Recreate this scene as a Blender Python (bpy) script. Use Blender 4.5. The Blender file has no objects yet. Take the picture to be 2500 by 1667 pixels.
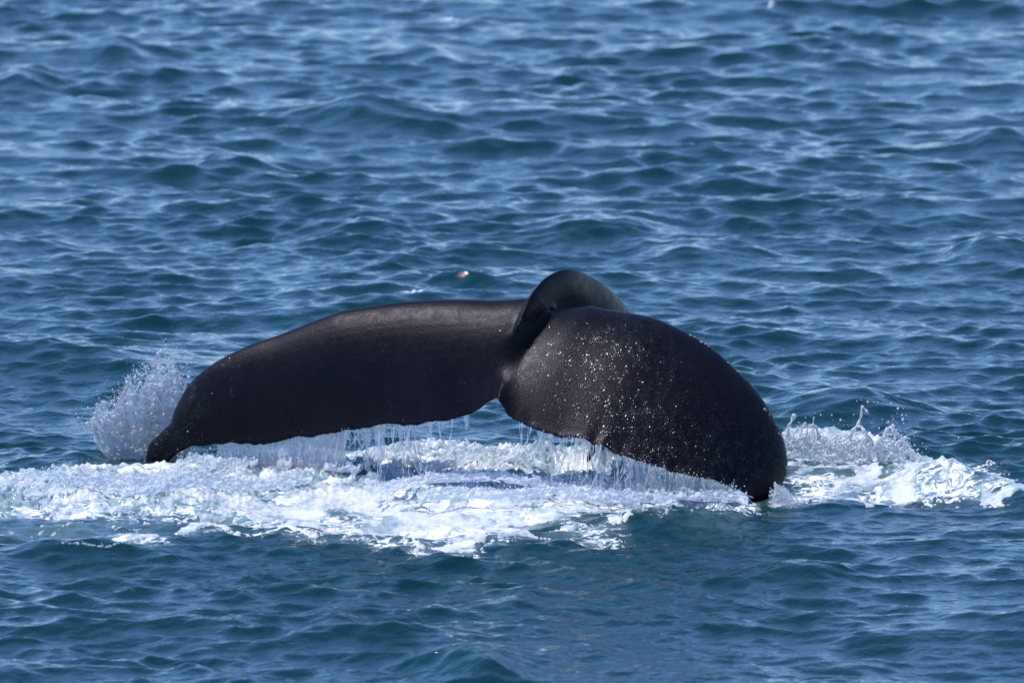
import bpy, bmesh, math, random
import numpy as np
from mathutils import Vector, Matrix
random.seed(7)
RNG = np.random.default_rng(11)
scn = bpy.context.scene

# ------------------------------------------------------------------ camera
CAM = np.array([0.0, -70.0, 10.0]); PITCH = math.radians(7.42)
LENS = 400.0; SENSOR = 36.0
cam_d = bpy.data.cameras.new('camera'); cam = bpy.data.objects.new('camera', cam_d)
scn.collection.objects.link(cam)
cam.location = CAM; cam.rotation_euler = (math.radians(90) - PITCH, 0, 0)
cam_d.lens = LENS; cam_d.sensor_width = SENSOR
cam_d.clip_start = 1.0; cam_d.clip_end = 12000
cam_d.dof.use_dof = True; cam_d.dof.focus_distance = 70.6; cam_d.dof.aperture_fstop = 4.0
scn.camera = cam

# ------------------------------------------------------------------ sky and sun
SUN_EL = math.radians(61); SUN_ROT = math.radians(-82)      # rotation from +Y towards +X
w = bpy.data.worlds.new('World'); scn.world = w; w.use_nodes = True
wn = w.node_tree; bg = wn.nodes['Background']
sky = wn.nodes.new('ShaderNodeTexSky'); sky.sky_type = 'NISHITA'; sky.sun_disc = False
sky.sun_elevation = SUN_EL; sky.sun_rotation = SUN_ROT
sky.air_density = 0.9; sky.dust_density = 0.0; sky.ozone_density = 6.0
tint = wn.nodes.new('ShaderNodeMix'); tint.data_type = 'RGBA'; tint.blend_type = 'MULTIPLY'; tint.inputs[0].default_value = 1.0
tint.inputs[7].default_value = (0.88, 0.985, 1.14, 1); wn.links.new(sky.outputs[0], tint.inputs[6])
wn.links.new(tint.outputs[2], bg.inputs[0]); bg.inputs[1].default_value = 0.13
sun_d = bpy.data.lights.new('sun', 'SUN'); sun_d.energy = 3.1; sun_d.angle = math.radians(0.53)
sun_d.color = (1.0, 0.965, 0.965)
sun = bpy.data.objects.new('sun', sun_d); scn.collection.objects.link(sun)
sdir = Vector((math.sin(SUN_ROT)*math.cos(SUN_EL), math.cos(SUN_ROT)*math.cos(SUN_EL), math.sin(SUN_EL)))
sun.rotation_euler = sdir.to_track_quat('Z', 'Y').to_euler(); sun.location = (0, 0, 40)
vs = scn.view_settings; vs.view_transform = 'Standard'; vs.look = 'None'
vs.exposure = 0.58; vs.gamma = 1.0; vs.use_curve_mapping = False
cy = scn.cycles
cy.max_bounces = 10; cy.transmission_bounces = 8; cy.transparent_max_bounces = 24; cy.diffuse_bounces = 3
cy.caustics_reflective = False; cy.caustics_refractive = False; cy.sample_clamp_indirect = 8

# ------------------------------------------------------------------ helpers
FPX = 2500*LENS/SENSOR
cp, sp = math.cos(PITCH), math.sin(PITCH)
R_ = np.array([1.0, 0, 0]); U_ = np.array([0, sp, cp]); F_ = np.array([0, cp, -sp])
def at(px, py, Y):
    """world point seen at a photo pixel at world depth Y"""
    d = F_ + (px-1250)/FPX*R_ - (py-833.5)/FPX*U_
    return CAM + d*((Y-CAM[1])/d[..., 1:2]) if d.ndim > 1 else CAM + d*((Y-CAM[1])/d[1])
def at_sea(px, py, z=0.0):
    d = F_ + (px-1250)/FPX*R_ - (py-833.5)/FPX*U_
    return CAM + d*((z-CAM[2])/d[2])
def to_px(x, y, z=0.0):
    X = x-CAM[0]; Y = y-CAM[1]; Z = z-CAM[2]
    dep = Y*cp - Z*sp; up = Y*sp + Z*cp
    return 1250+FPX*X/dep, 833.5-FPX*up/dep
def sstep(a, b, x):
    t = np.clip((x-a)/(b-a), 0, 1); return t*t*(3-2*t)
def perlin(x, y, seed=0):
    rg = np.random.default_rng(1000+seed); P = rg.permutation(256)
    ang = rg.random(256)*2*math.pi; gx = np.cos(ang).astype(np.float32); gy = np.sin(ang).astype(np.float32)
    xi = np.floor(x).astype(np.int64); yi = np.floor(y).astype(np.int64)
    xf = (x-xi).astype(np.float32); yf = (y-yi).astype(np.float32)
    u = xf*xf*xf*(xf*(xf*6-15)+10); v = yf*yf*yf*(yf*(yf*6-15)+10)
    def g(i, j, fx, fy):
        h = P[(P[i & 255] + j) & 255]; return gx[h]*fx + gy[h]*fy
    a = g(xi, yi, xf, yf); b = g(xi+1, yi, xf-1, yf); c = g(xi, yi+1, xf, yf-1); d = g(xi+1, yi+1, xf-1, yf-1)
    return ((a+(b-a)*u)*(1-v) + (c+(d-c)*u)*v)*1.5      # about -1..1
def fbm(x, y, seed=0, octv=4, gain=0.5, lac=2.03):
    s = 0; a = 1; t = 0
    for o in range(octv):
        s = s + a*perlin(x+17.3*o, y-9.1*o, seed+o); t += a; a *= gain; x = x*lac; y = y*lac
    return s/t
def link(o, parent=None):
    scn.collection.objects.link(o)
    if parent: o.parent = parent
    return o
def tag(o, label=None, cat=None, group=None, kind=None):
    if label: o['label'] = label
    if cat: o['category'] = cat
    if group: o['group'] = group
    if kind: o['kind'] = kind
    return o
def mesh_np(name, co, faces, mat, smooth=True, parent=None, attrs=None):
    """co (n,3); faces (m,3) or (m,4)"""
    me = bpy.data.meshes.new(name)
    co = np.ascontiguousarray(co, dtype=np.float32); faces = np.ascontiguousarray(faces, dtype=np.int32)
    k = faces.shape[1]
    me.vertices.add(len(co)); me.vertices.foreach_set('co', co.ravel())
    me.loops.add(faces.size); me.loops.foreach_set('vertex_index', faces.ravel())
    me.polygons.add(len(faces))
    me.polygons.foreach_set('loop_start', np.arange(0, faces.size, k, dtype=np.int32))
    me.update(calc_edges=True)
    if smooth: me.polygons.foreach_set('use_smooth', np.ones(len(faces), dtype=bool))
    for n, v in (attrs or {}).items():
        a = me.attributes.new(n, 'FLOAT', 'POINT'); a.data.foreach_set('value', np.ascontiguousarray(v, dtype=np.float32).ravel())
    me.materials.append(mat)
    return link(bpy.data.objects.new(name, me), parent)
def grid_faces(nx, ny, keep=None):
    i = np.arange(ny*nx).reshape(ny, nx)
    f = np.stack([i[:-1, :-1], i[:-1, 1:], i[1:, 1:], i[1:, :-1]], -1).reshape(-1, 4)
    if keep is not None: f = f[keep[:-1, :-1].ravel() | keep[:-1, 1:].ravel() | keep[1:, 1:].ravel() | keep[1:, :-1].ravel()]
    return f
def compact(co, f, attrs=None):
    used = np.unique(f); m = np.zeros(len(co), dtype=np.int64); m[used] = np.arange(len(used))
    return co[used], m[f], {k: v.ravel()[used] for k, v in (attrs or {}).items()}
def ico(sub):
    bm = bmesh.new(); bmesh.ops.create_icosphere(bm, subdivisions=sub, radius=1)
    bm.verts.ensure_lookup_table()
    v = np.array([x.co[:] for x in bm.verts]); f = np.array([[q.index for q in p.verts] for p in bm.faces]); bm.free()
    return v, f
ICO1, ICO2 = ico(1), ico(2)
def drops_np(pos, rad, stretch=None, tmpl=ICO1):
    v, f = tmpl; n = len(pos)
    st = np.ones((n, 3)) if stretch is None else stretch
    co = v[None]*rad[:, None, None]*st[:, None, :] + pos[:, None, :]
    fa = f[None] + (np.arange(n)*len(v))[:, None, None]
    return co.reshape(-1, 3), fa.reshape(-1, 3)
def tube_np(pts, rad, k=6):
    pts = np.asarray(pts, float); n = len(pts)
    T = np.gradient(pts, axis=0); T /= np.linalg.norm(T, axis=1)[:, None]+1e-9
    a = np.cross(T, [0.31, 0.9, 0.3]); a /= np.linalg.norm(a, axis=1)[:, None]+1e-9; b = np.cross(T, a)
    th = np.arange(k)*2*math.pi/k
    rad = np.broadcast_to(rad, (n,))
    co = pts[:, None]+rad[:, None, None]*(np.cos(th)[None, :, None]*a[:, None]+np.sin(th)[None, :, None]*b[:, None])
    i = np.arange(n*k).reshape(n, k); j = np.roll(i, -1, 1)
    q = np.stack([i[:-1], j[:-1], j[1:], i[1:]], -1).reshape(-1, 4)
    f = np.concatenate([q[:, [0, 1, 2]], q[:, [0, 2, 3]]])
    return co.reshape(-1, 3), f
class Bag:
    def __init__(s): s.v = []; s.f = []; s.n = 0
    def add(s, vf):
        v, f = vf
        if f.shape[1] == 4: f = np.concatenate([f[:, [0, 1, 2]], f[:, [0, 2, 3]]])
        s.v.append(v); s.f.append(f+s.n); s.n += len(v)
    def build(s, name, mat, parent=None, smooth=True): return mesh_np(name, np.concatenate(s.v), np.concatenate(s.f), mat, smooth, parent)

# ------------------------------------------------------------------ materials
def mat_new(name):
    m = bpy.data.materials.new(name); m.use_nodes = True; nt = m.node_tree
    return m, nt, nt.nodes['Principled BSDF'], nt.nodes['Material Output']
def N(nt, t, **kw):
    n = nt.nodes.new(t)
    for k, v in kw.items():
        if k in n.inputs: n.inputs[k].default_value = v
        else: setattr(n, k, v)
    return n
def tex_noise(nt, vec, scale, detail=4, rough=0.55, dist=0.0):
    n = N(nt, 'ShaderNodeTexNoise', Scale=scale, Detail=detail, Roughness=rough, Distortion=dist)
    nt.links.new(vec, n.inputs['Vector']); return n.outputs['Fac']
def mapr(nt, val, a, b, c=0.0, d=1.0, smooth=True):
    n = N(nt, 'ShaderNodeMapRange'); n.interpolation_type = 'SMOOTHSTEP' if smooth else 'LINEAR'
    nt.links.new(val, n.inputs[0])
    for i, v in enumerate((a, b, c, d)): n.inputs[i+1].default_value = v
    return n.outputs[0]
def math_(nt, op, a, b=None):
    n = N(nt, 'ShaderNodeMath'); n.operation = op
    for i, v in enumerate((a, b)):
        if v is None: continue
        if isinstance(v, (int, float)): n.inputs[i].default_value = v
        else: nt.links.new(v, n.inputs[i])
    return n.outputs[0]
def mixc(nt, fac, a, b):
    n = N(nt, 'ShaderNodeMix'); n.data_type = 'RGBA'
    nt.links.new(fac, n.inputs[0]) if not isinstance(fac, float) else setattr(n.inputs[0], 'default_value', fac)
    for k, v in ((6, a), (7, b)):
        if isinstance(v, tuple): n.inputs[k].default_value = (*v, 1)
        else: nt.links.new(v, n.inputs[k])
    return n.outputs[2]
def attr(nt, name):
    n = N(nt, 'ShaderNodeAttribute'); n.attribute_name = name; return n.outputs['Fac']
def pos(nt): return N(nt, 'ShaderNodeNewGeometry').outputs['Position']
def bump(nt, h, dist, strength=1.0, normal=None):
    b = N(nt, 'ShaderNodeBump', Strength=strength, Distance=dist); nt.links.new(h, b.inputs['Height'])
    if normal is not None: nt.links.new(normal, b.inputs['Normal'])
    return b.outputs[0]

def water_material():
    m, nt, b, out = mat_new('sea_water'); p = pos(nt)
    aer = attr(nt, 'aeration')
    n1 = tex_noise(nt, p, 5.0, 5, 0.6, 0.6)
    milk = math_(nt, 'MULTIPLY', aer, mapr(nt, n1, 0.3, 0.62, 0.15, 1.0))
    col = mixc(nt, milk, (0.0020, 0.031, 0.035), (0.26, 0.40, 0.42))
    lace = attr(nt, 'lace')
    n2 = tex_noise(nt, p, 16.0, 6, 0.65, 1.2)
    wht = math_(nt, 'ADD', lace, math_(nt, 'MULTIPLY', n2, 1.0))
    wf = mapr(nt, wht, 0.98, 1.10)
    col = mixc(nt, wf, col, (0.78, 0.80, 0.82))
    nt.links.new(col, b.inputs['Base Color'])
    nt.links.new(mapr(nt, wf, 0, 1, 0.05, 0.5), b.inputs['Roughness'])
    b.inputs['IOR'].default_value = 1.333
    h1 = tex_noise(nt, p, 14.0, 3, 0.5, 0.3); h2 = tex_noise(nt, p, 70.0, 3, 0.6, 0.0)
    nm = bump(nt, h1, 0.012); nm = bump(nt, h2, 0.0018, 1.0, nm)
    ch = tex_noise(nt, p, 120.0, 3, 0.6); wet = N(nt, 'ShaderNodeBump', Distance=0.01)
    nt.links.new(ch, wet.inputs['Height']); nt.links.new(math_(nt, 'MULTIPLY', aer, 0.5), wet.inputs['Strength']); nt.links.new(nm, wet.inputs['Normal'])
    nt.links.new(wet.outputs[0], b.inputs['Normal'])
    return m
def foam_material():
    m, nt, b, out = mat_new('sea_foam'); p = pos(nt)
    n1 = tex_noise(nt, p, 22.0, 6, 0.65, 0.8)
    col = mixc(nt, mapr(nt, math_(nt, 'ADD', n1, math_(nt, 'MULTIPLY', attr(nt, 'thick'), 0.7)), 0.56, 0.98), (0.27, 0.39, 0.42), (0.84, 0.85, 0.86))
    nt.links.new(col, b.inputs['Base Color'])
    b.inputs['Roughness'].default_value = 0.45
    b.inputs['Coat Weight'].default_value = 0.5; b.inputs['Coat Roughness'].default_value = 0.12
    h1 = tex_noise(nt, p, 45.0, 6, 0.7); h2 = tex_noise(nt, p, 160.0, 4, 0.7)
    nm = bump(nt, h1, 0.02, 0.8); nm = bump(nt, h2, 0.006, 0.8, nm)
    nt.links.new(nm, b.inputs['Normal'])
    b.inputs['Subsurface Weight'].default_value = 0.35; b.inputs['Subsurface Radius'].default_value = (0.8, 1.0, 1.0); b.inputs['Subsurface Scale'].default_value = 0.06
    return m
def skin_material():
    m, nt, b, out = mat_new('whale_skin'); p = pos(nt)
    n1 = tex_noise(nt, p, 3.0, 5, 0.6, 0.4); n2 = tex_noise(nt, p, 18.0, 6, 0.7)
    col = mixc(nt, mapr(nt, n1, 0.35, 0.7), (0.0030, 0.0028, 0.0052), (0.0070, 0.0056, 0.0085))
    # faint pale scratches and scars
    v = N(nt, 'ShaderNodeTexNoise', Scale=5.0, Detail=8, Roughness=0.75, Distortion=2.5); nt.links.new(p, v.inputs['Vector'])
    sc = mapr(nt, v.outputs['Fac'], 0.62, 0.74)
    col = mixc(nt, math_(nt, 'MULTIPLY', sc, 0.6), col, (0.04, 0.038, 0.042))
    mp = N(nt, 'ShaderNodeMapping'); mp.inputs['Scale'].default_value = (3.0, 3.0, 26.0); mp.inputs['Rotation'].default_value = (0.2, 0.5, 0.1); nt.links.new(p, mp.inputs['Vector'])
    sl_ = tex_noise(nt, mp.outputs[0], 2.2, 5, 0.7, 0.3)
    col = mixc(nt, math_(nt, 'MULTIPLY', mapr(nt, sl_, 0.66, 0.74), 0.4), col, (0.045, 0.04, 0.045))
    nt.links.new(col, b.inputs['Base Color'])
    nt.links.new(mapr(nt, n2, 0.3, 0.7, 0.31, 0.47), b.inputs['Roughness'])
    b.inputs['Specular Tint'].default_value = (0.9, 0.86, 1.0, 1); b.inputs['IOR'].default_value = 1.34; b.inputs['Specular IOR Level'].default_value = 0.2
    h = tex_noise(nt, p, 70.0, 5, 0.65); nm = bump(nt, h, 0.004, 0.5)
    # film of wet beads towards the tips
    wet = attr(nt, 'wet')
    vo = N(nt, 'ShaderNodeTexVoronoi', Scale=75.0); vo.feature = 'F1'; nt.links.new(p, vo.inputs['Vector'])
    bb = N(nt, 'ShaderNodeBump', Distance=0.006); nt.links.new(mapr(nt, vo.outputs['Distance'], 0.0, 0.5, 1, 0), bb.inputs['Height'])
    nt.links.new(wet, bb.inputs['Strength']); nt.links.new(nm, bb.inputs['Normal'])
    nt.links.new(bb.outputs[0], b.inputs['Normal'])
    return m
def spray_material(name, white, clear, bumpd=0.012):
    """aerated water: white scatter that lets light through, with some clear water in it"""
    m, nt, b, out = mat_new(name)
    b.inputs['Base Color'].default_value = (0.86, 0.89, 0.92, 1); b.inputs['Roughness'].default_value = 0.22; b.inputs['IOR'].default_value = 1.333
    p = pos(nt); h = tex_noise(nt, p, 55.0, 5, 0.65); nm = bump(nt, h, bumpd, 0.8)
    nt.links.new(nm, b.inputs['Normal'])
    tr = N(nt, 'ShaderNodeBsdfTranslucent', Color=(0.86, 0.90, 0.93, 1)); tp = N(nt, 'ShaderNodeBsdfGlass', Roughness=0.05, IOR=1.2, Color=(0.9, 0.95, 0.97, 1))
    nt.links.new(nm, tp.inputs['Normal'])
    m1 = N(nt, 'ShaderNodeMixShader', Fac=0.42); nt.links.new(b.outputs[0], m1.inputs[1]); nt.links.new(tr.outputs[0], m1.inputs[2])
    m2 = N(nt, 'ShaderNodeMixShader', Fac=1-white); nt.links.new(m1.outputs[0], m2.inputs[1]); nt.links.new(tp.outputs[0], m2.inputs[2])
    o = m2
    if clear > 0:
        t2 = N(nt, 'ShaderNodeBsdfTransparent'); o = N(nt, 'ShaderNodeMixShader', Fac=clear); nt.links.new(m2.outputs[0], o.inputs[1]); nt.links.new(t2.outputs[0], o.inputs[2])
    nt.links.new(o.outputs[0], out.inputs['Surface'])
    return m
M_WATER = water_material(); M_FOAM = foam_material(); M_SKIN = skin_material()
M_SPRAY = spray_material('spray_water', 0.9, 0.05)
M_VEIL = spray_material('falling_veil_water', 0.78, 0.3)
M_DROP = spray_material('droplet_water', 0.8, 0.0, 0.004)
m_, nt_, b_, _ = mat_new('skin_beads'); M_BEAD = m_
b_.inputs['Specular IOR Level'].default_value = 0.24; b_.inputs['Base Color'].default_value = (0.005, 0.005, 0.007, 1); b_.inputs['Roughness'].default_value = 0.5; b_.inputs['IOR'].default_value = 1.34; b_.inputs['Coat Weight'].default_value = 1.0; b_.inputs['Coat IOR'].default_value = 1.4; b_.inputs['Coat Roughness'].default_value = 0.25
m_, nt_, b_, _ = mat_new('barnacle_shell'); M_BARN = m_
nt_.links.new(mixc(nt_, tex_noise(nt_, pos(nt_), 90.0), (0.08, 0.075, 0.07), (0.32, 0.30, 0.28)), b_.inputs['Base Color']); b_.inputs['Roughness'].default_value = 0.6

# ------------------------------------------------------------------ the sea surface
NW = 1400
wr = np.random.default_rng(5)
lam = np.exp(wr.uniform(math.log(0.06), math.log(6.0), NW)); kk = 2*math.pi/lam
wdir = math.radians(-97) + wr.normal(0, 1, NW)*np.radians(29 + 16*np.clip(1.2-lam, 0, 1))
kx, ky = kk*np.cos(wdir), kk*np.sin(wdir)
def shape_l(l): return np.exp(-0.5*((np.log(l)-math.log(0.24))/0.95)**2)*1.0 + 0.07
sl = shape_l(lam); MSS = 0.049
amp = np.sqrt(2*MSS*sl/sl.sum())/kk
phs = wr.random(NW)*2*math.pi
LONG = lam > 1.1
CHOP = 0.9
def wave_grid(xs, ys, dx, dy, sel):
    """separable sum over a rectangular grid; waves finer than the local spacing fade out"""
    l = lam[sel]; a = amp[sel]; K = 1400
    ax = sstep(2.2, 4.5, l[:, None]/dx[None, :]); ay = sstep(2.2, 4.5, l[None, :]/dy[:, None])
    A = (np.exp(1j*(ys[:, None]*ky[sel][None, :]+phs[sel][None, :]))*ay*a[None, :]).astype(np.complex64)
    B = (np.exp(1j*(kx[sel][:, None]*xs[None, :]))*ax).astype(np.complex64)
    H = A@B
    ux = (kx[sel]/kk[sel]).astype(np.float32); uy = (ky[sel]/kk[sel]).astype(np.float32)
    DX = (A*ux[None, :])@B; DY = (A*uy[None, :])@B
    return DX.imag*-CHOP, DY.imag*-CHOP, H.real
RIDGES = [  # photo pixel of the crest centre, half length px, depth radius m, height m, tilt px
    (2060, 955, 200, 0.50, 0.15, 6), (1470, 510, 150, 0.6, 0.15, 0), (1700, 578, 200, 0.6, 0.12, -4),
    (2440, 575, 130, 0.6, 0.14, 0), (900, 252, 150, 0.7, 0.13, 4), (560, 372, 120, 0.6, 0.11, 0), (290, 103, 90, 0.7, 0.12, 4), (2440, 305, 110, 0.7, 0.13, 0), (900, 525, 120, .5, .1, 4), (1060, 110, 90, .7, .11, 0), (60, 160, 70, .7, .1, 4), (1240, 1455, 160, .3, .06, 4), (1950, 1385, 120, .4, .07, 2), (1560, 1247, 230, 0.26, 0.085, -3), (230, 1312, 170, 0.22, 0.085, 4),
    (1160, 1592, 130, 0.5, 0.14, 0), (150, 1118, 110, 0.3, 0.05, 0), (1600, 1150, 90, 0.3, 0.03, 0),
    (2300, 1135, 150, 0.34, 0.13, 22), (2480, 1190, 100, 0.4, 0.08, 20), (2020, 1072, 160, 0.4, 0.10, 10), (1350, 1125, 160, 0.3, 0.05, 6)]
def extra_relief(X, Y):
    z = np.zeros_like(X)
    px, py = to_px(X, Y)
    wob = 0.12*perlin(X*1.3, Y*0.4, 71)
    for (cx, cyy, hl, rd, h, tl) in RIDGES:
        cyy = cyy + h*388
        u = (px-cx)/hl
        yc = at_sea(cx, cyy)[1]
        slope = (at_sea(cx, cyy+tl)[1]-yc)
        d = (Y - (yc + slope*u) - wob)/rd
        z = z + h*np.exp(-u*u*1.2)*np.where(d > 0, np.exp(-(d*0.8)**2), np.exp(-(d*1.25)**2))
    return z
# foam layout: edges of the whitewater as read off the photograph, laid onto the sea
FX = [-400, 0, 150, 360, 550, 700, 850, 1000, 1150, 1300, 1500, 1600, 1800, 1850, 1900]
FU = [1190, 1168, 1150, 1158, 1142, 1105, 1110, 1090, 1082, 1100, 1120, 1165, 1195, 1205, 1215]
FL = [1255, 1272, 1270, 1268, 1275, 1292, 1312, 1328, 1325, 1285, 1258, 1262, 1240, 1225, 1218]
def blob(px, py, cx, cyy, rx, ry): return np.exp(-((px-cx)/rx)**2-((py-cyy)/ry)**2)
def foam_density(px, py):
    up = np.interp(px, FX, FU); lo = np.interp(px, FX, FL)
    inx = sstep(1895, 1840, px)
    d = sstep(-12, 12, py-up)*sstep(38, -52, py-lo)*inx
    lacy = 0.30*sstep(0, 18, lo+40-py)*sstep(-10, 10, py-up)*sstep(640, 760, px)*sstep(1500, 1380, px)
    hole = 0.75*blob(px, py, 865, 1170, 75, 26)+0.3*blob(px, py, 1420, 1130, 100, 9)+0.45*blob(px, py, 160, 1185, 90, 14)+0.7*blob(px, py, 850, 1262, 85, 13)+0.4*blob(px, py, 440, 1240, 60, 12)+.2*blob(px, py, 950, 1118, 120, 9)
    d = np.maximum(d - hole, lacy*sstep(30, -5, py-lo-30))
    # trail right of the tip
    top = np.interp(px, [1900, 1960, 2100, 2190, 2300, 2390, 2500, 2700], [1050, 1062, 1080, 1105, 1140, 1160, 1185, 1240])
    r = sstep(1905, 1935, px)*sstep(-6, 6, py-top)*sstep(70, 0, py-top-20)
    r = np.maximum(r*1.0*sstep(2420, 2330, px), 0.52*sstep(1905, 1960, px)*sstep(-4, 8, py-top)*sstep(1240, 1205, py)*sstep(2650, 2450, px))
    r = r - 0.35*blob(px, py, 2080, 1150, 110, 14)
    r = np.maximum(r, 0.9*blob(px, py, 2200, 1195, 170, 13)); r = np.maximum(r, 0.85*blob(px, py, 2330, 1165, 90, 14)); r = np.maximum(r, .8*blob(px, py, 2060, 1180, 90, 9))
    d = np.maximum(d, r)
    d = np.maximum(d, 0.95*blob(px, py, 1915, 1222, 50, 12))
    # scattered far and near flecks
    for (cx, c2, rx, ry) in ((1015, 733, 42, 4), (1088, 44, 36, 5), (2390, 6, 45, 5), (735, 567, 12, 3), (1258, 352, 18, 4), (800, 240, 14, 3), (1885, 20, 8, 4), (150, 198, 22, 3)):
        d = np.maximum(d, 0.6*blob(px, py, cx, c2, rx, ry))
    for (cx, c2, rx, ry) in ((170, 1316, 60, 7), (245, 1326, 70, 7), (330, 1312, 45, 10), (300, 1322, 60, 7)):
        d = np.maximum(d, 1.25*blob(px, py, cx, c2, rx, ry))
    d = np.maximum(d, .62*blob(px, py, 1400, 1300, 130, 18))
    return d
def turb_amount(px, py):
    up = np.interp(px, FX, FU)
    t = sstep(-14, 16, py-up)*sstep(150, 60, py-up)*sstep(1880, 1780, px)
    top = np.interp(px, [1900, 2190, 2390, 2500], [1050, 1105, 1160, 1185])
    t = np.maximum(t, 0.7*sstep(1900, 1930, px)*sstep(-8, 8, py-top)*sstep(75, 10, py-top)*sstep(2420, 2330, px))
    t = np.maximum(t, 0.5*blob(px, py, 250, 1320, 150, 12))
    return t
def turbulence(X, Y):
    wx = X+0.12*perlin(X*3, Y*3, 31); wy = Y+0.12*perlin(X*3, Y*3, 32)
    t = 0.050*(0.45-np.abs(perlin(wx*2.2, wy*1.5, 33))) + 0.040*(0.4-np.abs(perlin(wx*4.7, wy*3.6, 34))) + 0.030*(0.35-np.abs(perlin(wx*9, wy*8, 35)))+0.016*perlin(wx*19, wy*17, 36)
    return t*1.25
def sea(xs, ys, dx, dy):
    X, Y = np.meshgrid(xs, ys)
    a = wave_grid(xs, ys, dx, dy, LONG); b = wave_grid(xs, ys, dx, dy, ~LONG)
    calm = 1-0.55*np.exp(-(X/4.5)**2-((Y-0.2)/3.2)**2)
    gust = np.clip(1.06+0.42*perlin(X*0.35+3, Y*0.16, 51)+0.4*perlin(X*0.9, Y*0.4, 52), 0.78, 1.6)
    px, py = to_px(X, Y)
    near = (np.abs(X) < 8) & (Y > -12) & (Y < 40)
    tb = np.where(near, turb_amount(px, py), 0)
    g2 = gust*(1-0.5*tb)
    DX = a[0]*calm+b[0]*g2; DY = a[1]*calm+b[1]*g2
    Z = a[2]*calm+b[2]*g2+np.where(near, extra_relief(X, Y), 0)+tb*turbulence(X, Y)
    return X, Y, X+DX, Y+DY, Z, px, py, tb, near
def axis(segs):
    out = [segs[0][0]]
    for (a, b, h0, h1) in segs:
        x = a; L = b-a
        pts = []
        while x < b-1e-6:
            h = h0+(h1-h0)*((x-a)/L) if h1 <= h0*3 else h0*(h1/h0)**((x-a)/L)
            x += h; pts.append(x)
        pts = np.array(pts); pts = a+(pts-a)*(L/(pts[-1]-a)); out += list(pts)
    o = np.array(out); return o, np.gradient(o)
xs, dxs = axis([(-3000, -60, 260, 8), (-60, -5.2, 8, 0.03), (-5.2, 5.2, 0.022, 0.022), (5.2, 60, 0.03, 8), (60, 3000, 8, 260)])
def axr(a, b, h0, h1):
    n = [a]; 
    while n[-1] < b: n.append(n[-1]+h0*(h1/h0)**((n[-1]-a)/(b-a)))
    return np.array(n)
gx = axr(5.2, 4000, 0.03, 300.0)
def growth(a, h0, fac, end):
    o = [a]; h = h0
    while o[-1] < end: h *= fac; o.append(o[-1]+h)
    return o[1:]
core = list(np.arange(-5.0, 5.0001, 0.025))
out = growth(core[-1], 0.022, 1.14, 5000)
xs = np.array([-v for v in out[::-1]]+core+out); dxs = np.gradient(xs)
ycore = list(np.arange(-9.5, -2.6, 0.03))+list(np.arange(-2.6, 2.4, 0.019))+list(np.arange(2.4, 14, 0.036))+list(np.arange(14, 34, 0.055))
back = growth(-ycore[0], 0.03, 1.14, 3000); fwd = growth(ycore[-1], 0.045, 1.13, 9000)
ys = np.array([-v for v in back[::-1]]+ycore+fwd); dys = np.gradient(ys)
X, Y, PX, PY, PZ, px, py, tb, near = sea(xs, ys, dxs, dys)
dn = np.where(near, foam_density(px, py), 0)
soft = fbm(X*2.5, Y*2.5, 61, 3)
aer = np.clip(sstep(0.0, 0.9, dn)*0.8+0.25*tb+0.3*soft*(dn > .02), 0, 1)
aer = np.maximum(aer, 0.30*np.where(near, blob(px, py, 150, 1285, 260, 25), 0))
lace = np.where(dn > 0.02, np.clip(0.33+0.33*dn+0.35*soft, 0, 0.72), 0.0)
co = np.stack([PX, PY, PZ], -1).reshape(-1, 3)
water = mesh_np('sea_water', co, grid_faces(len(xs), len(ys)), M_WATER, attrs={'aeration': aer, 'lace': lace})
tag(water, 'blue green sea surface covered in small choppy waves', None, None, 'structure')

# ------------------------------------------------------------------ foam riding on the water
def foam_field(X, Y, dn):
    wx = X+0.10*perlin(X*2.5, Y*2.5, 41); wy = Y+0.10*perlin(X*2.5, Y*2.5, 42)
    n = 0.55*fbm(wx*2.4, wy*1.6, 43, 5, 0.55)
    cell = np.abs(perlin(wx*3.3, wy*2.6, 47))          # veins
    return dn*0.85 - 0.46 + n*1.7 + 0.8*(0.19-cell)*2 + 0.13*perlin(X*24, Y*15, 53) + 0.13*perlin(X*47, Y*28, 54)
def foam_sheet(name, label, x0, x1, y0, y1, hx, hy):
    fx = np.arange(x0, x1, hx); fy = np.arange(y0, y1, hy)
    X, Y, PX, PY, PZ, px, py, tb, near = sea(fx, fy, np.full(len(fx), hx), np.full(len(fy), hy))
    dn = foam_density(px, py); F = foam_field(X, Y, dn); F = np.where(dn < 0.03, -1, F)
    lump = np.abs(perlin(X*14, Y*12, 44))+0.6*np.abs(perlin(X*31, Y*27, 45))
    H = np.clip(F*0.10, -0.03, 0.006) + np.clip(F, 0, 0.5)*(0.020*lump)*(0.25+1.7*tb) + (0.12+1.1*tb)*np.clip(F*3, 0, 1)*(0.030*(.3-np.abs(perlin(X*13, Y*10, 46)))+0.020*(.3-np.abs(perlin(X*27, Y*20, 48)))+0.010*perlin(X*55, Y*33, 50))
    keep = F > -0.12
    if not keep.any(): return
    co = np.stack([PX, PY, PZ+H+0.002], -1).reshape(-1, 3)
    c, f, at_ = compact(co, grid_faces(len(fx), len(fy), keep), {'thick': np.clip(0.42+0.35*F+0.9*fbm(X*3.1, Y*2.0, 49, 5, .6)-0.25*tb, 0, 1)})
    return tag(mesh_np(name, c, f, M_FOAM, attrs=at_), label, 'foam', None, 'stuff')
foam_sheet('foam', 'broad band of churned white foam spread below the whale tail', -3.35, 1.72, -3.3, 2.6, 0.0095, 0.017)
foam_sheet('foam', 'streaky white foam trail on the waves right of the tail tip', 1.72, 3.9, -2.2, 2.6, 0.0095, 0.017)

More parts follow.
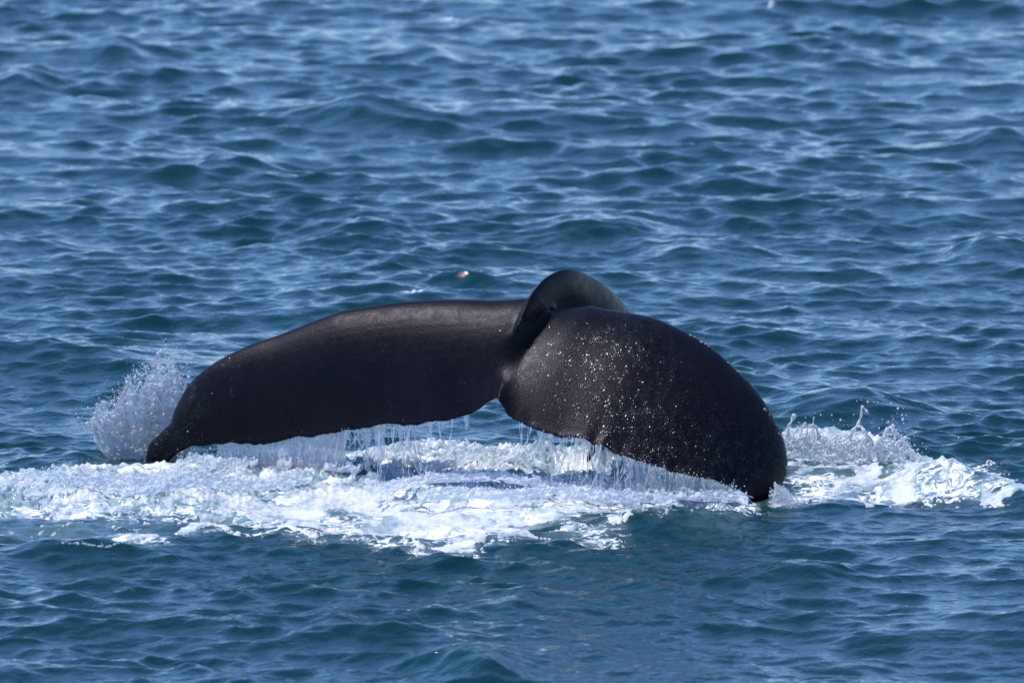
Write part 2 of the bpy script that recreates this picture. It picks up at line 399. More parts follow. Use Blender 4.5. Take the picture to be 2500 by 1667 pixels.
# ------------------------------------------------------------------ the whale's tail
LE_L = [(1345, 745), (1320, 738), (1290, 729), (1262, 731), (1215, 733), (1177, 733), (1139, 731), (1059, 732), (980, 737), (900, 748), (829, 760), (744, 792), (680, 818), (635, 832), (590, 850), (558, 866), (526, 883), (501, 901), (475, 923), (456, 946), (443, 968), (434, 987), (424, 1006), (421, 1032), (402, 1048), (386, 1064), (370, 1076), (360, 1095), (357, 1121), (362, 1150)]
TE_L = [(1209, 976), (1187, 986), (1171, 999), (1152, 1011), (1126, 1019), (1091, 1029), (1065, 1030), (1043, 1032), (1021, 1040), (1003, 1039), (986, 1042), (964, 1037), (938, 1037), (919, 1040), (900, 1047), (884, 1048), (867, 1051), (845, 1050), (823, 1059), (788, 1062), (770, 1067), (756, 1072), (743, 1067), (724, 1067), (702, 1075), (679, 1080), (647, 1087), (619, 1088), (603, 1084), (590, 1087), (577, 1084), (561, 1082), (542, 1087), (526, 1085), (510, 1089), (488, 1091), (469, 1088), (453, 1097), (437, 1105), (424, 1115), (415, 1124), (399, 1138), (383, 1150), (370, 1160)]
LE_R = [(1256, 836), (1272, 822), (1298, 801), (1324, 782), (1362, 760), (1410, 745), (1442, 748), (1474, 756), (1538, 766), (1586, 774), (1621, 786), (1656, 802), (1691, 821), (1726, 840), (1761, 868), (1796, 902), (1831, 935), (1859, 970), (1884, 1012), (1901, 1044), (1915, 1079), (1922, 1121), (1921, 1156), (1907, 1184), (1893, 1210), (1886, 1240)]
TE_R = [(1213, 976), (1219, 984), (1226, 995), (1235, 1012), (1253, 1026), (1270, 1033), (1291, 1045), (1305, 1049), (1333, 1059), (1365, 1070), (1410, 1072), (1428, 1074), (1438, 1081), (1446, 1089), (1458, 1089), (1467, 1086), (1481, 1096), (1498, 1109), (1512, 1116), (1530, 1117), (1547, 1126), (1561, 1129), (1579, 1133), (1593, 1141), (1607, 1143), (1621, 1145), (1635, 1156), (1649, 1161), (1666, 1159), (1687, 1166), (1705, 1168), (1723, 1173), (1737, 1172), (1761, 1184), (1789, 1191), (1810, 1197), (1828, 1216), (1848, 1236), (1866, 1244)]
def resample(pl, n):
    p = np.array(pl, float); d = np.r_[0, np.cumsum(np.hypot(*np.diff(p, axis=0).T))]; d /= d[-1]
    t = np.linspace(0, 1, n); return np.stack([np.interp(t, d, p[:, 0]), np.interp(t, d, p[:, 1])], 1)
def smooth1(a, k):
    for _ in range(k): b = a.copy(); b[1:-1] = (a[:-2]+2*a[1:-1]+a[2:])/4; a = b
    return a
def line_Y(px): return np.interp(px, [340, 1150, 1280, 1600, 1760, 1930], [0.78, -0.10, -0.20, -0.52, -0.66, -0.74])
def fluke_half(LE, TE, n=260, m=22, right=False):
    le = smooth1(resample(LE, n), 6); te = smooth1(resample(TE, n), 1)
    s = np.linspace(0, 1, n)
    # depth difference between leading and trailing edge, shrinking to the tip
    dY = 0.72*(1-s**4)**0.9+0.06 if right else 0.30*(1-s**2.2)**0.8+0.06
    pm = 0.5*(le[:, 0]+te[:, 0]); Ym = smooth1(line_Y(pm), 300)
    L = np.array([at(a[0], a[1], y+0.5*d) for a, y, d in zip(le, Ym, dY)])
    T = np.array([at(a[0], a[1], y-0.5*d) for a, y, d in zip(te, Ym, dY)])
    Ls = smooth1(L, 60); Ts = smooth1(T, 260)
    chord = Ts-Ls; cl = np.linalg.norm(chord, axis=1)
    mid = smooth1(0.5*(L+T), 200); span = np.gradient(mid, axis=0); span /= np.linalg.norm(span, axis=1)[:, None]
    if not right: span = -span
    nrm = np.cross(span, chord/cl[:, None]); nrm /= np.linalg.norm(nrm, axis=1)[:, None]
    nrm = np.where((nrm[:, 1] > 0)[:, None], -nrm, nrm); nrm = smooth1(nrm, 200)
    th = 0.085*(1-s)**1.1+0.055*(1-s**3)+0.022
    t = (1-np.cos(np.linspace(0, math.pi, m)))/2
    prof = 5*(0.2969*np.sqrt(t)-0.126*t-0.3516*t**2+0.2843*t**3-0.1015*t**4)
    prof = np.maximum(prof, 0.045*sstep(0, 0.03, t))
    camber = 0.075*np.sin(math.pi*t**0.8)*1.0
    rows = []
    for i in range(n):
        c = Ls[i][None]+chord[i][None]*t[:, None]+(T[i]-Ts[i])[None]*sstep(0.78, 1, t)[:, None]+(L[i]-Ls[i])[None]*sstep(0.25, 0, t)[:, None] + nrm[i][None]*(camber*min(1, cl[i]))[:, None]*(0.75)
        hz = np.maximum(prof*th[i], 0.0085+0.002*(1-t))*np.where(t < 1e-6, 0.2, 1); f = c+nrm[i][None]*hz[:, None]; b = c-nrm[i][None]*hz[:, None]
        rows.append(np.concatenate([f, b[1:-1][::-1]]))
    return np.array(rows), L, T, nrm
def loft_faces(n, k, off=0, cap=True):
    i = np.arange(n*k).reshape(n, k)+off; j = np.roll(i, -1, 1)
    q = np.stack([i[:-1], j[:-1], j[1:], i[1:]], -1).reshape(-1, 4)
    return [tuple(x) for x in q]+([tuple(i[0][::-1]), tuple(i[-1])] if cap else [])
def loft(rows):
    n, k, _ = rows.shape
    bm = bmesh.new(); vv = [bm.verts.new(p) for p in rows.reshape(-1, 3)]
    for f in loft_faces(n, k): bm.faces.new([vv[a] for a in f])
    bmesh.ops.recalc_face_normals(bm, faces=bm.faces)
    return bm
rowsL, L_le, L_te, L_n = fluke_half(LE_L, TE_L); rowsR, R_le, R_te, R_n = fluke_half(LE_R, TE_R, right=True)
bmW = bmesh.new()
def merge(bm2):
    me = bpy.data.meshes.new('t'); bm2.to_mesh(me); bm2.free(); bmW.from_mesh(me); bpy.data.meshes.remove(me)
merge(loft(rowsL)); merge(loft(rowsR))
# centre bridge between the two halves
br = np.array([rowsL[0]*(1-t)+rowsR[0]*t + 0.0 for t in np.linspace(0, 1, 12)])
merge(loft(np.concatenate([rowsL[14:0:-1], br, rowsR[1:15]])))
# tail stock: dorsal ridge path (photo px, depth) with section height and half width
RID = [(1238, 856, -0.20, 0.10, 0.02), (1249, 830, -0.27, 0.16, 0.028), (1260, 800, -0.27, 0.24, 0.036), (1277, 757, -0.17, 0.29, 0.06), (1300, 714, -0.03, 0.32, 0.075), (1337, 675, 0.15, 0.37, 0.095), (1386, 656, 0.38, 0.42, 0.12),
       (1436, 670, 0.68, 0.46, 0.14), (1490, 706, 1.02, 0.50, 0.17), (1542, 765, 1.45, 0.54, 0.2), (1590, 840, 1.9, 0.6, 0.25), (1630, 950, 2.4, 0.7, 0.3), (1660, 1080, 2.9, 0.8, 0.36), (1685, 1230, 3.4, 0.9, 0.4)]
rp = np.array([at(a, b, c) for a, b, c, _, _ in RID]); rh = np.array([r[3] for r in RID]); rw = np.array([r[4] for r in RID])
tt = np.arange(len(RID)); tf = np.linspace(0, len(RID)-1, 110)
def spl(v):
    g = np.gradient(v, axis=0); i = np.clip(tf.astype(int), 0, len(v)-2); t = (tf-i)[:, None]
    return (2*t**3-3*t**2+1)*v[i]+(t**3-2*t**2+t)*g[i]+(3*t**2-2*t**3)*v[i+1]+(t**3-t**2)*g[i+1]
rps = spl(rp); rhs = np.interp(tf, tt, rh); rws = np.interp(tf, tt, rw)
inner = np.array([[0.62, 0.95, -0.15]])                   # towards the arch's inside
cen = at(1430, 860, 1.1)
rows = []
for i in range(len(tf)):
    T = rps[min(i+1, len(tf)-1)]-rps[max(i-1, 0)]; T /= np.linalg.norm(T)
    v = cen-rps[i]; v = v-T*np.dot(v, T); v /= np.linalg.norm(v); B = np.cross(T, v)
    a = np.linspace(0, math.pi, 16); vv = (1-np.cos(a))/2
    ek = np.interp(i, [0, 50, 80], [1.15, 0.8, 0.62]); wv = (vv**ek)*((1-vv)**0.5); wv = wv/wv.max()
    one = rps[i][None]+v[None]*(rhs[i]*vv)[:, None]
    s1 = one+B[None]*(rws[i]*wv)[:, None]; s2 = one-B[None]*(rws[i]*wv)[:, None]
    rows.append(np.concatenate([s1, s2[1:-1][::-1]]))
merge(loft(np.array(rows)))
# ragged flap hanging from the nick in the trailing edge
for (x0, y0, x1, y1, r0) in ((1447, 1078, 1437, 1132, 0.028), (1468, 1080, 1482, 1140, 0.022)):
    a = at(x0, y0, -0.64); b = at(x1, y1, -0.66); a[1] += 0.03
    n = 10; pts = np.array([a+(b-a)*t+np.array([0.008*math.sin(t*5), 0, 0]) for t in np.linspace(0, 1, n)])
    co_, f_ = tube_np(pts, r0*np.sqrt(np.clip(1-np.linspace(0, 1, n)**2, 0.04, 1)), 8)
    bm = bmesh.new(); vv = [bm.verts.new(p) for p in co_]
    for f in f_: bm.faces.new([vv[q] for q in f])
    bm.faces.new(vv[:8][::-1]); bm.faces.new(vv[-8:]); bmesh.ops.recalc_face_normals(bm, faces=bm.faces); merge(bm)
me = bpy.data.meshes.new('whale_src'); bmW.to_mesh(me); bmW.free()
src = link(bpy.data.objects.new('whale_src', me))
md = src.modifiers.new('r', 'REMESH'); md.mode = 'VOXEL'; md.voxel_size = 0.0095
dg = bpy.context.evaluated_depsgraph_get(); ev = src.evaluated_get(dg)
wm = bpy.data.meshes.new_from_object(ev); bpy.data.objects.remove(src)
nv = len(wm.vertices); wc = np.empty(nv*3, np.float32); wm.vertices.foreach_get('co', wc); wc = wc.reshape(-1, 3).astype(float)
ne = len(wm.edges); we = np.empty(ne*2, np.int32); wm.edges.foreach_get('vertices', we); we = we.reshape(-1, 2)
deg = np.bincount(we.ravel(), minlength=nv)[:, None]
def lap(c, wgt, it):
    for _ in range(it):
        s = np.stack([np.bincount(we[:, 0], c[we[:, 1], k], nv)+np.bincount(we[:, 1], c[we[:, 0], k], nv) for k in range(3)], 1)/deg
        c = c+(s-c)*wgt
    return c
wpx, wpy = to_px(wc[:, 0], wc[:, 1], wc[:, 2])
jl = 0.55*np.exp(-((wpx-1245)/60)**2-((wpy-770)/60)**2)            # blend of stock into flukes
jl = np.maximum(jl, np.exp(-((wpx-1222)/60)**2-((wpy-895)/70)**2)); jl = np.maximum(jl, 0.8*np.exp(-((wpx-1268)/34)**2-((wpy-842)/30)**2)); jl = np.maximum(jl, 0.5*np.exp(-((wpx-1370)/90)**2-((wpy-760)/45)**2))
jl = np.where(jl > 0.1, np.clip(jl*1.2, 0, 1), 0)[:, None]
wc = lap(wc, 0.5, 4); wc = lap(wc, 0.9*jl, 22)
ds = np.full(nv, 1e3)
for (ax_, ay_, bx_, by_) in ((1272., 832., 1405., 752.), (1222., 905., 1256., 842.)):
    q_ = np.clip(((wpx-ax_)*(bx_-ax_)+(wpy-ay_)*(by_-ay_))/((bx_-ax_)**2+(by_-ay_)**2), 0, 1)
    ds = np.minimum(ds, np.hypot(wpx-ax_-q_*(bx_-ax_), wpy-ay_-q_*(by_-ay_)))
j2 = np.where(ds < 38, sstep(38, 12, ds), 0)[:, None]*(wpy < 935)[:, None]
wc = lap(wc, 0.95*j2, 110)
wm.vertices.foreach_set('co', wc.astype(np.float32).ravel())
wm.polygons.foreach_set('use_smooth', np.ones(len(wm.polygons), dtype=bool))
wpx, wpy = to_px(wc[:, 0], wc[:, 1], wc[:, 2])
wet = np.maximum(sstep(560, 380, wpx), np.clip(blob(wpx, wpy, 1700, 1100, 330, 160)*0.9, 0, 0.8))
wet = np.maximum(wet*0.45, 0.02)
a_ = wm.attributes.new('wet', 'FLOAT', 'POINT'); a_.data.foreach_set('value', wet.astype(np.float32))
wm.materials.clear(); wm.materials.append(M_SKIN); wm.update()
whale = tag(link(bpy.data.objects.new('humpback_whale', wm)), 'black whale tail with scalloped flukes drooping into white foam as it dives', 'whale')
print('whale verts', nv)

# parts of the whale: barnacles on the leading edge, beads of water on the skin
wn_ = np.empty(nv*3, np.float32); wm.vertices.foreach_get('normal', wn_); wn_ = wn_.reshape(-1, 3).astype(float)
vis = np.einsum('ij,ij->i', wn_, (CAM-wc)/np.linalg.norm(CAM-wc, axis=1)[:, None]) > 0.05
bv, bf = ICO2; bme = None
for (bx, by, r) in ((1686, 819, 9), (1697, 824, 7), (1714, 835, 10), (1723, 840, 9), (1731, 846, 6), (1779, 886, 7), (1803, 908, 8), (1869, 1000, 10), (1879, 1012, 6), (1918, 1140, 11), (1919, 1158, 10), (1917, 1172, 8), (1902, 1060, 6), (1895, 1037, 5)):
    d = (wpx-bx)**2+(wpy-by)**2+np.where(vis, 0, 1e6); k = int(d.argmin())
    if bme is None:
        cc = bv.copy(); cc[:, 2] = np.minimum(cc[:, 2], 0.55); cc[:, :2] *= (1.15-0.35*np.clip(cc[:, 2:3], -1, 1))
        o = mesh_np('barnacle', cc, bf, M_BARN, True, whale); bme = o.data
    else: o = link(bpy.data.objects.new('barnacle', bme), whale)
    o.location = wc[k]; o.rotation_euler = Vector(wn_[k]).to_track_quat('Z', 'Y').to_euler(); o.scale = (r*0.00125,)*3
dens = 1.5*blob(wpx, wpy, 1545, 980, 140, 150)+1.1*blob(wpx, wpy, 1610, 1085, 170, 70)+1.0*blob(wpx, wpy, 1500, 850, 110, 45)+1.1*blob(wpx, wpy, 1710, 1140, 120, 60)+0.25*blob(wpx, wpy, 1800, 1080, 110, 140)
dens = dens + 1.6*blob(wpx, wpy, 465, 950, 30, 60)+0.6*blob(wpx, wpy, 470, 1050, 50, 50)+0.5*blob(wpx, wpy, 400, 1090, 50, 40)+0.8*blob(wpx, wpy, 565, 950, 5, 50)+0.03*blob(wpx, wpy, 800, 950, 400, 120)+.5*blob(wpx, wpy, 520, 890, 60, 14)
dens = dens+1.2*blob(wpx, wpy, 1263, 795, 6, 22)
dens = dens*np.clip(0.35+1.6*perlin(wpx/16, wpy/30, 81), 0.02, 2)*vis
NB = 90000
pr = dens/dens.sum(); pick = RNG.choice(nv, NB, p=pr)
th_ = np.arange(4)*2*math.pi/4
sv = np.concatenate([[[0, 0, 0.045]], np.stack([np.cos(th_), np.sin(th_), 0*th_], 1)]); sf = np.array([[0, q+1, (q+1) % 4+1] for q in range(4)])
n_ = wn_[pick]+RNG.normal(0, 1, (NB, 3))*(0.15+0.13*sstep(900, 1120, wpy[pick]))[:, None]; n_ /= np.linalg.norm(n_, axis=1)[:, None]
up = np.array([0, 0, 1.0]); tz = up-n_*(n_@up)[:, None]; tz /= np.linalg.norm(tz, axis=1)[:, None]+1e-6; tx = np.cross(tz, n_)
rr = np.clip(RNG.lognormal(math.log(0.00145), 0.45, NB), .0007, .004); el = RNG.uniform(1.0, 2.4, NB)
cen_ = wc[pick]+tx*RNG.normal(0, .005, (NB, 1))+tz*RNG.normal(0, .005, (NB, 1))+wn_[pick]*0.0012
cov = cen_[:, None]+(sv[None, :, 0:1]*tx[:, None]+sv[None, :, 1:2]*tz[:, None]*el[:, None, None]+sv[None, :, 2:3]*n_[:, None])*rr[:, None, None]
fa = (sf[None]+(np.arange(NB)*len(sv))[:, None, None]).reshape(-1, 3)
V_ = CAM/np.linalg.norm(CAM)
beads = tag(mesh_np('water_beads', cov.reshape(-1, 3), fa, M_BEAD, True, whale), None, None, None, 'stuff')

# ------------------------------------------------------------------ splashes and falling water
def sea_z(x, y):
    j = np.clip(np.searchsorted(xs, x), 0, len(xs)-1); i = np.clip(np.searchsorted(ys, y), 0, len(ys)-1)
    return PZ[i, j]
def crumple_sheet(bag, us, base, top, Yf, hx, hy, amp, thr0, thr1, seed, lean=0.0):
    """a torn upright sheet of water. us: photo x range; base/top: photo y by x; Yf: depth by x"""
    x0, x1 = us; nx = max(4, int((x1-x0)/391/hx)); pxs = np.linspace(x0, x1, nx)
    bt = base(pxs); tp = top(pxs); hmax = max(0.02, (bt-tp).max()/388)
    ny = max(4, int(hmax/hy)); v = np.linspace(0, 1, ny)
    ra = perlin(pxs/38.0, np.full(nx, seed*3.1), seed)*0.22
    hh = np.clip(1.0+ra-0.12, 0.15, 1.3)
    U, V = np.meshgrid(pxs, v)
    YY = np.broadcast_to(Yf(pxs), U.shape); PYY = bt[None]+(tp-bt)[None]*V*hh[None]
    P = np.empty(U.shape+(3,))
    for k in range(ny): P[k] = at(U[k][:, None], PYY[k][:, None], YY[k][:, None])
    a = U/391; b = V*hh[None]*((bt-tp)/388)[None]
    P[..., 0] += amp*(fbm(a*9, b*12, seed+2, 4, .6))+lean*V**1.5*hmax
    P[..., 1] += 1.6*amp*fbm(a*10, b*16, seed+6, 4, .65)
    P[..., 2] += amp*fbm(a*10, b*10, seed+10, 4, .6)*np.minimum(1, V*3)
    m = np.abs(fbm(a*12+3, b*12, seed+14, 4, 0.65))*1.6
    keep = m+0.55*np.clip(V-0.55, 0, 1)*(1+1.5*perlin(a*22, b*18, seed+18)) < (thr0+(thr1-thr0)*V)
    c, f, _ = compact(P.reshape(-1, 3), grid_faces(nx, ny, None)[keep[:-1, :-1].ravel()])
    if len(f): bag.add((c, f))
def spray(bag, n, sampler, rmean=0.0028, sig=0.5, tmpl=ICO1):
    p = sampler(n); r = np.clip(RNG.lognormal(math.log(rmean), sig, len(p)), 0.0012, 0.014)
    st = np.ones((len(p), 3)); st[:, 2] = RNG.uniform(0.8, 1.7, len(p))
    bag.add(drops_np(p, r, st, tmpl))
def interp_fn(pts):
    a = np.array(pts, float); return lambda x: np.interp(x, a[:, 0], a[:, 1])

# plume thrown up by the far tip
top_L = interp_fn([(225, 1035), (232, 1015), (245, 992), (262, 982), (290, 972), (306, 958), (322, 935), (337, 912), (352, 908), (372, 896), (388, 872), (402, 858), (418, 868), (432, 862), (445, 884), (462, 905), (480, 925)])
base_L = interp_fn([(225, 1066), (260, 1118), (300, 1146), (340, 1156), (480, 1156)])
bg_ = Bag()
for k in range(9):
    yo = 0.98+0.06*k
    x0 = 226+RNG.uniform(0, 25); x1 = 478-RNG.uniform(0, 30); sc = [1, .8, .95, .6, .85, .7, 1, .5, .9][k]
    tf_ = lambda x, sc=sc: base_L(x)+(top_L(x)-base_L(x))*sc
    crumple_sheet(bg_, (x0, x1), base_L, tf_, lambda x, yo=yo: np.full(np.shape(x), yo), 0.0055, 0.0055, 0.035, 0.9, 0.42, 200+20*k, -0.05)
def smpL(n):
    x = RNG.triangular(205, 380, 478, n); t = RNG.random(n)**0.75*1.04
    y = base_L(x)+(top_L(x)-base_L(x))*t; x = x-RNG.exponential(9, n)*(t > .6)
    return at(x[:, None], y[:, None], RNG.uniform(0.9, 1.6, n)[:, None])
spray(bg_, 4200, smpL, 0.0018, 0.7)
def smpL2(n):
    x = RNG.uniform(170, 470, n); y = np.minimum(top_L(x), 1050)-RNG.exponential(22, n)+8
    return at(x[:, None], y[:, None], RNG.uniform(0.8, 1.6, n)[:, None])
spray(bg_, 260, smpL2, 0.0022, 0.5)
for k in range(190):
    x = RNG.uniform(235, 465); t0 = RNG.uniform(.15, .85); y = base_L(x)+(top_L(x)-base_L(x))*t0
    n = 9; q = np.linspace(0, 1, n); L_ = RNG.uniform(15, 55); a_ = RNG.normal(-0.35, 0.35)
    xx = x+np.sin(a_)*L_*q+6*np.sin(q*RNG.uniform(2, 5)); yy = y-np.cos(a_)*L_*q+10*q*q
    yd = RNG.uniform(.95, 1.4)
    bg_.add(tube_np(at(xx[:, None], yy[:, None], np.full((n, 1), yd)), RNG.uniform(.0025, .006)*(1-0.7*q), 5))
tag(bg_.build('splash', M_SPRAY), 'tall ragged plume of white spray at the far left tail tip', 'splash', None, 'stuff')

# wave crest breaking right of the near tip
top_R = interp_fn([(1908, 1062), (1920, 1046), (1935, 1042), (1960, 1036), (1985, 1037), (1998, 1052), (2010, 1066), (2040, 1060), (2068, 1062), (2090, 1052), (2105, 1044), (2122, 1066), (2135, 1082), (2150, 1068), (2175, 1044), (2192, 1058), (2212, 1072), (2228, 1096), (2250, 1112), (2290, 1128), (2330, 1122), (2380, 1122), (2400, 1140)])
base_R = lambda x: np.interp(x, [1908, 2000, 2100, 2200, 2300, 2400], [1085, 1092, 1100, 1118, 1140, 1150])
bg_ = Bag()
for k in range(6):
    dyo = 0.05*k
    sc = [1, .7, .85, .55, .9, .4][k]
    tf_ = lambda x, sc=sc, k=k: base_R(x)+6*k+(top_R(x)-base_R(x))*sc
    bf_ = lambda x, k=k: base_R(x)+6*k+4
    crumple_sheet(bg_, (1910+RNG.uniform(0, 10), 2270+RNG.uniform(-30, 30)), bf_, tf_, lambda x, dyo=dyo: np.interp(x, [1908, 2400], [0.95, 0.45])-dyo, 0.006, 0.006, 0.034, 0.42, 0.12, 500+20*k)
def smpR(n):
    x = RNG.uniform(1908, 2290, n); y = base_R(x)+(top_R(x)-base_R(x))*RNG.random(n)*1.15+RNG.uniform(0, 10, n)
    return at(x[:, None], y[:, None], np.interp(x, [1908, 2400], [0.9, 0.4])[:, None]+RNG.uniform(-.15, .15, n)[:, None])
spray(bg_, 2600, smpR, 0.0028, 0.6)
def smpR2(n):
    x = RNG.triangular(1900, 2190, 2270, n); y = top_R(x)-RNG.exponential(16, n)
    return at(x[:, None], y[:, None], RNG.uniform(.2, 1.0, n)[:, None])
spray(bg_, 150, smpR2, 0.0022, 0.4)
tag(bg_.build('splash', M_SPRAY), 'white splash breaking along the wave crest right of the tail', 'splash', None, 'stuff')

# small burst at the near right tip
bg_ = Bag()
for k in range(4):
    crumple_sheet(bg_, (1880, 1935+10*k), lambda x: 1232+0*x, interp_fn([(1878, 1180), (1900, 1188), (1915, 1180), (1930, 1200), (1960, 1226)]), lambda x, k=k: np.full(np.shape(x), -0.75-0.05*k), 0.006, 0.006, 0.02, .5, .15, 700+20*k)
def smpT(n):
    x = 1890+RNG.exponential(22, n); y = 1228-RNG.random(n)*np.clip(52-(x-1890)*.7, 6, 60)
    return at(x[:, None], y[:, None], RNG.uniform(-1.0, -.7, n)[:, None])
spray(bg_, 1300, smpT, 0.0024, 0.45)
tag(bg_.build('splash', M_SPRAY), 'small white burst where the right tail tip cuts the water', 'splash', None, 'stuff')

# lumpy spray rows standing on the churned foam
rows_ = [([(0, 1166), (100, 1150), (150, 1142), (250, 1152), (360, 1158), (450, 1142), (520, 1130), (560, 1130)], 13),
         ([(430, 1128), (470, 1108), (500, 1115), (540, 1125), (600, 1118), (640, 1098), (665, 1098), (690, 1120), (735, 1102), (760, 1095), (800, 1120), (860, 1125)], 24),
         ([(860, 1135), (925, 1092), (940, 1088), (960, 1112), (985, 1100), (1000, 1105), (1040, 1125), (1150, 1100), (1180, 1090), (1260, 1100), (1330, 1112)], 14),
         ([(1330, 1160), (1400, 1150), (1450, 1160), (1500, 1165), (1560, 1175), (1640, 1188), (1720, 1195), (1800, 1196), (1825, 1208)], 14),
         ([(60, 1190), (200, 1165), (330, 1180), (480, 1160), (620, 1168), (760, 1150)], 12),
         ([(900, 1185), (1050, 1150), (1200, 1145), (1350, 1165), (1500, 1190), (1650, 1205)], 10),
         ([(1020, 1196), (1120, 1186), (1220, 1192), (1330, 1184), (1430, 1194), (1560, 1206)], 12),
         ([(150, 1314), (200, 1316), (260, 1324), (310, 1309), (345, 1306)], 4)]
bg_ = Bag()
for k, (pl, hpx) in enumerate(rows_):
    f_ = interp_fn(pl)
    for q in range(0 if hpx < 5 else 4):
        o_ = 5*q
        crumple_sheet(bg_, (pl[0][0], pl[-1][0]), lambda x: f_(x)+14+o_, lambda x: f_(x)+o_-hpx*0.5, lambda x: at_sea(x, f_(x)+16+o_, 0.04)[..., 1] if False else np.array([at_sea(a, b+16+o_, 0.06)[1] for a, b in zip(x, f_(x))]), 0.008, 0.006, 0.028, .55, .12, 900+40*k+9*q)
    def smp(n):
        x = RNG.uniform(pl[0][0], pl[-1][0], n); y = f_(x)+12-RNG.exponential(hpx*.7, n)*np.clip(.6+perlin(x/20, x*0, 900+k), .1, 2)
        Yd = np.array([at_sea(a, b+RNG.uniform(8, 30), 0.05)[1] for a, b in zip(x, f_(x))])
        return at(x[:, None], y[:, None], Yd[:, None])
    spray(bg_, int((pl[-1][0]-pl[0][0])*1.6), smp, 0.0025, 0.45)
tag(bg_.build('spray', M_SPRAY), 'low ragged spray leaping from the churned foam below the tail', 'spray', None, 'stuff')

# sheets of water pouring off the trailing edges
def curtain(bag, edge, x0, x1, dens_fn, seed, back=0.015, h=0.0045, endpy=None):
    epx, epy = to_px(edge[:, 0], edge[:, 1], edge[:, 2])
    o = np.argsort(epx); epx = epx[o]; e = edge[o]
    nx = int((x1-x0)/391/h); pxs = np.linspace(x0, x1, nx)
    E = np.stack([np.interp(pxs, epx, smooth1(e[:, k], 2)) for k in range(3)], 1); E[:, 1] += back; E[:, 2] += 0.012
    zb = -0.03
    ny = int((E[:, 2].max()-zb)/0.006); v = np.linspace(0, 1, ny)
    Z = E[None, :, 2]+(zb-E[None, :, 2])*v[:, None]
    a = np.broadcast_to(pxs[None]/391, Z.shape); 
    drop = E[None, :, 2]-Z
    P = np.stack([E[None, :, 0]+0.02*perlin(a*3, drop*2, seed)*np.sqrt(drop*4)+0.006*perlin(a*16, drop*12, seed+7), E[None, :, 1]+0.05*drop+0.022*fbm(a*26, drop*3, seed+1, 3, .6)+.012*fbm(a*50, drop*22, seed+5, 2), Z], -1)
    n = 0.25+0.8*perlin(a*7, drop*1.2, seed+8)+0.75*perlin(a*17, drop*1.6, seed+2)+0.5*perlin(a*45, drop*4.5, seed+3)+0.35*perlin(a*80, drop*30, seed+4)
    D = dens_fn(a*391, drop)-0.18
    keep = n < D
    c, f, _ = compact(P.reshape(-1, 3), grid_faces(nx, ny, None)[keep[:-1, :-1].ravel()])
    bag.add((c, f))
    for q in range(int((x1-x0)/15)):
        i = RNG.integers(2, nx-2); L_ = max(0.03, E[i, 2]-zb)*RNG.uniform(.25, 1.0); m = 14; t = np.linspace(0, 1, m); ph = RNG.uniform(0, 6)
        if pxs[i] < 810: continue
        if dens_fn(np.array([pxs[i]]), np.array([L_*.3]))[0] < -.5: continue
        c0 = E[i]+np.array([0, -0.012, 0]); pts = np.stack([c0[0]+0.012*np.sin(ph+t*4)*t+RNG.normal(0, .06)*t**1.5, c0[1]+0.01*np.cos(ph+t*5)*t, c0[2]-L_*t], 1)
        bag.add(tube_np(pts, RNG.uniform(.0015, .007)*(0.7+0.5*np.sin(ph+t*RNG.uniform(9, 26)))*(1-0.5*t), 5))
    # drops torn off below
    k = np.argwhere(keep[:-1, :-1]); sel = k[RNG.integers(0, len(k), int((x1-x0)*2.2))]
    p = P[sel[:, 0], sel[:, 1]]+RNG.normal(0, 0.012, (len(sel), 3)); 
    r = np.clip(RNG.lognormal(math.log(0.0024), .4, len(p)), .0012, .007); st = np.ones((len(p), 3)); st[:, 2] = RNG.uniform(1, 2.5, len(p))
    bag.add(drops_np(p, r, st))
def dL(x, d):
    base = np.interp(x, [500, 545, 600, 800, 860, 950, 1040, 1090, 1155], [.1, .9, 1.6, 1.4, .7, .35, .28, .0, -.35])
    return base - d*np.interp(x, [540, 860, 1000, 1155], [.2, .8, 1.3, 4.5]) + .35*np.exp(-d/.02)
bg_ = Bag(); curtain(bg_, L_te, 505, 1158, dL, 300); curtain(bg_, L_te, 700, 1110, lambda x, d: dL(x, d)-.45, 330, .05)
tag(bg_.build('falling_water', M_VEIL), 'thin veil of water pouring off the left fluke edge', 'falling water', None, 'stuff')
def dR(x, d):
    base = np.interp(x, [1236, 1260, 1300, 1330, 1400, 1450, 1500, 1600, 1700, 1800, 1850], [-.5, .1, -.15, .35, .55, .3, .5, .8, 1.2, 1.4, .6])
    return base - d*np.interp(x, [1236, 1300, 1400, 1600, 1800], [4.5, 3, 1.6, .6, 0]) + .35*np.exp(-d/.02)
bg_ = Bag(); curtain(bg_, R_te, 1238, 1830, dR, 400); curtain(bg_, R_te, 1310, 1780, lambda x, d: dR(x, d)-.4, 430, -.02)
tag(bg_.build('falling_water', M_VEIL), 'streaming curtain of water falling from the right fluke edge', 'falling water', None, 'stuff')
# drip from the notch
pn = at(1215, 984, -0.12); q = np.linspace(0, 1, 8)
bg_ = Bag(); bg_.add(tube_np(pn[None]+np.stack([0*q, 0*q, -0.045*q], 1), 0.0022*(1.2-q), 6)); bg_.add(drops_np(np.array([pn+[0, 0, -.055], pn+[0, 0, -.068]]), np.array([.0032, .0025])))
tag(bg_.build('water_drip', M_DROP), 'thin drip of water falling from the notch between the flukes', 'water drip')

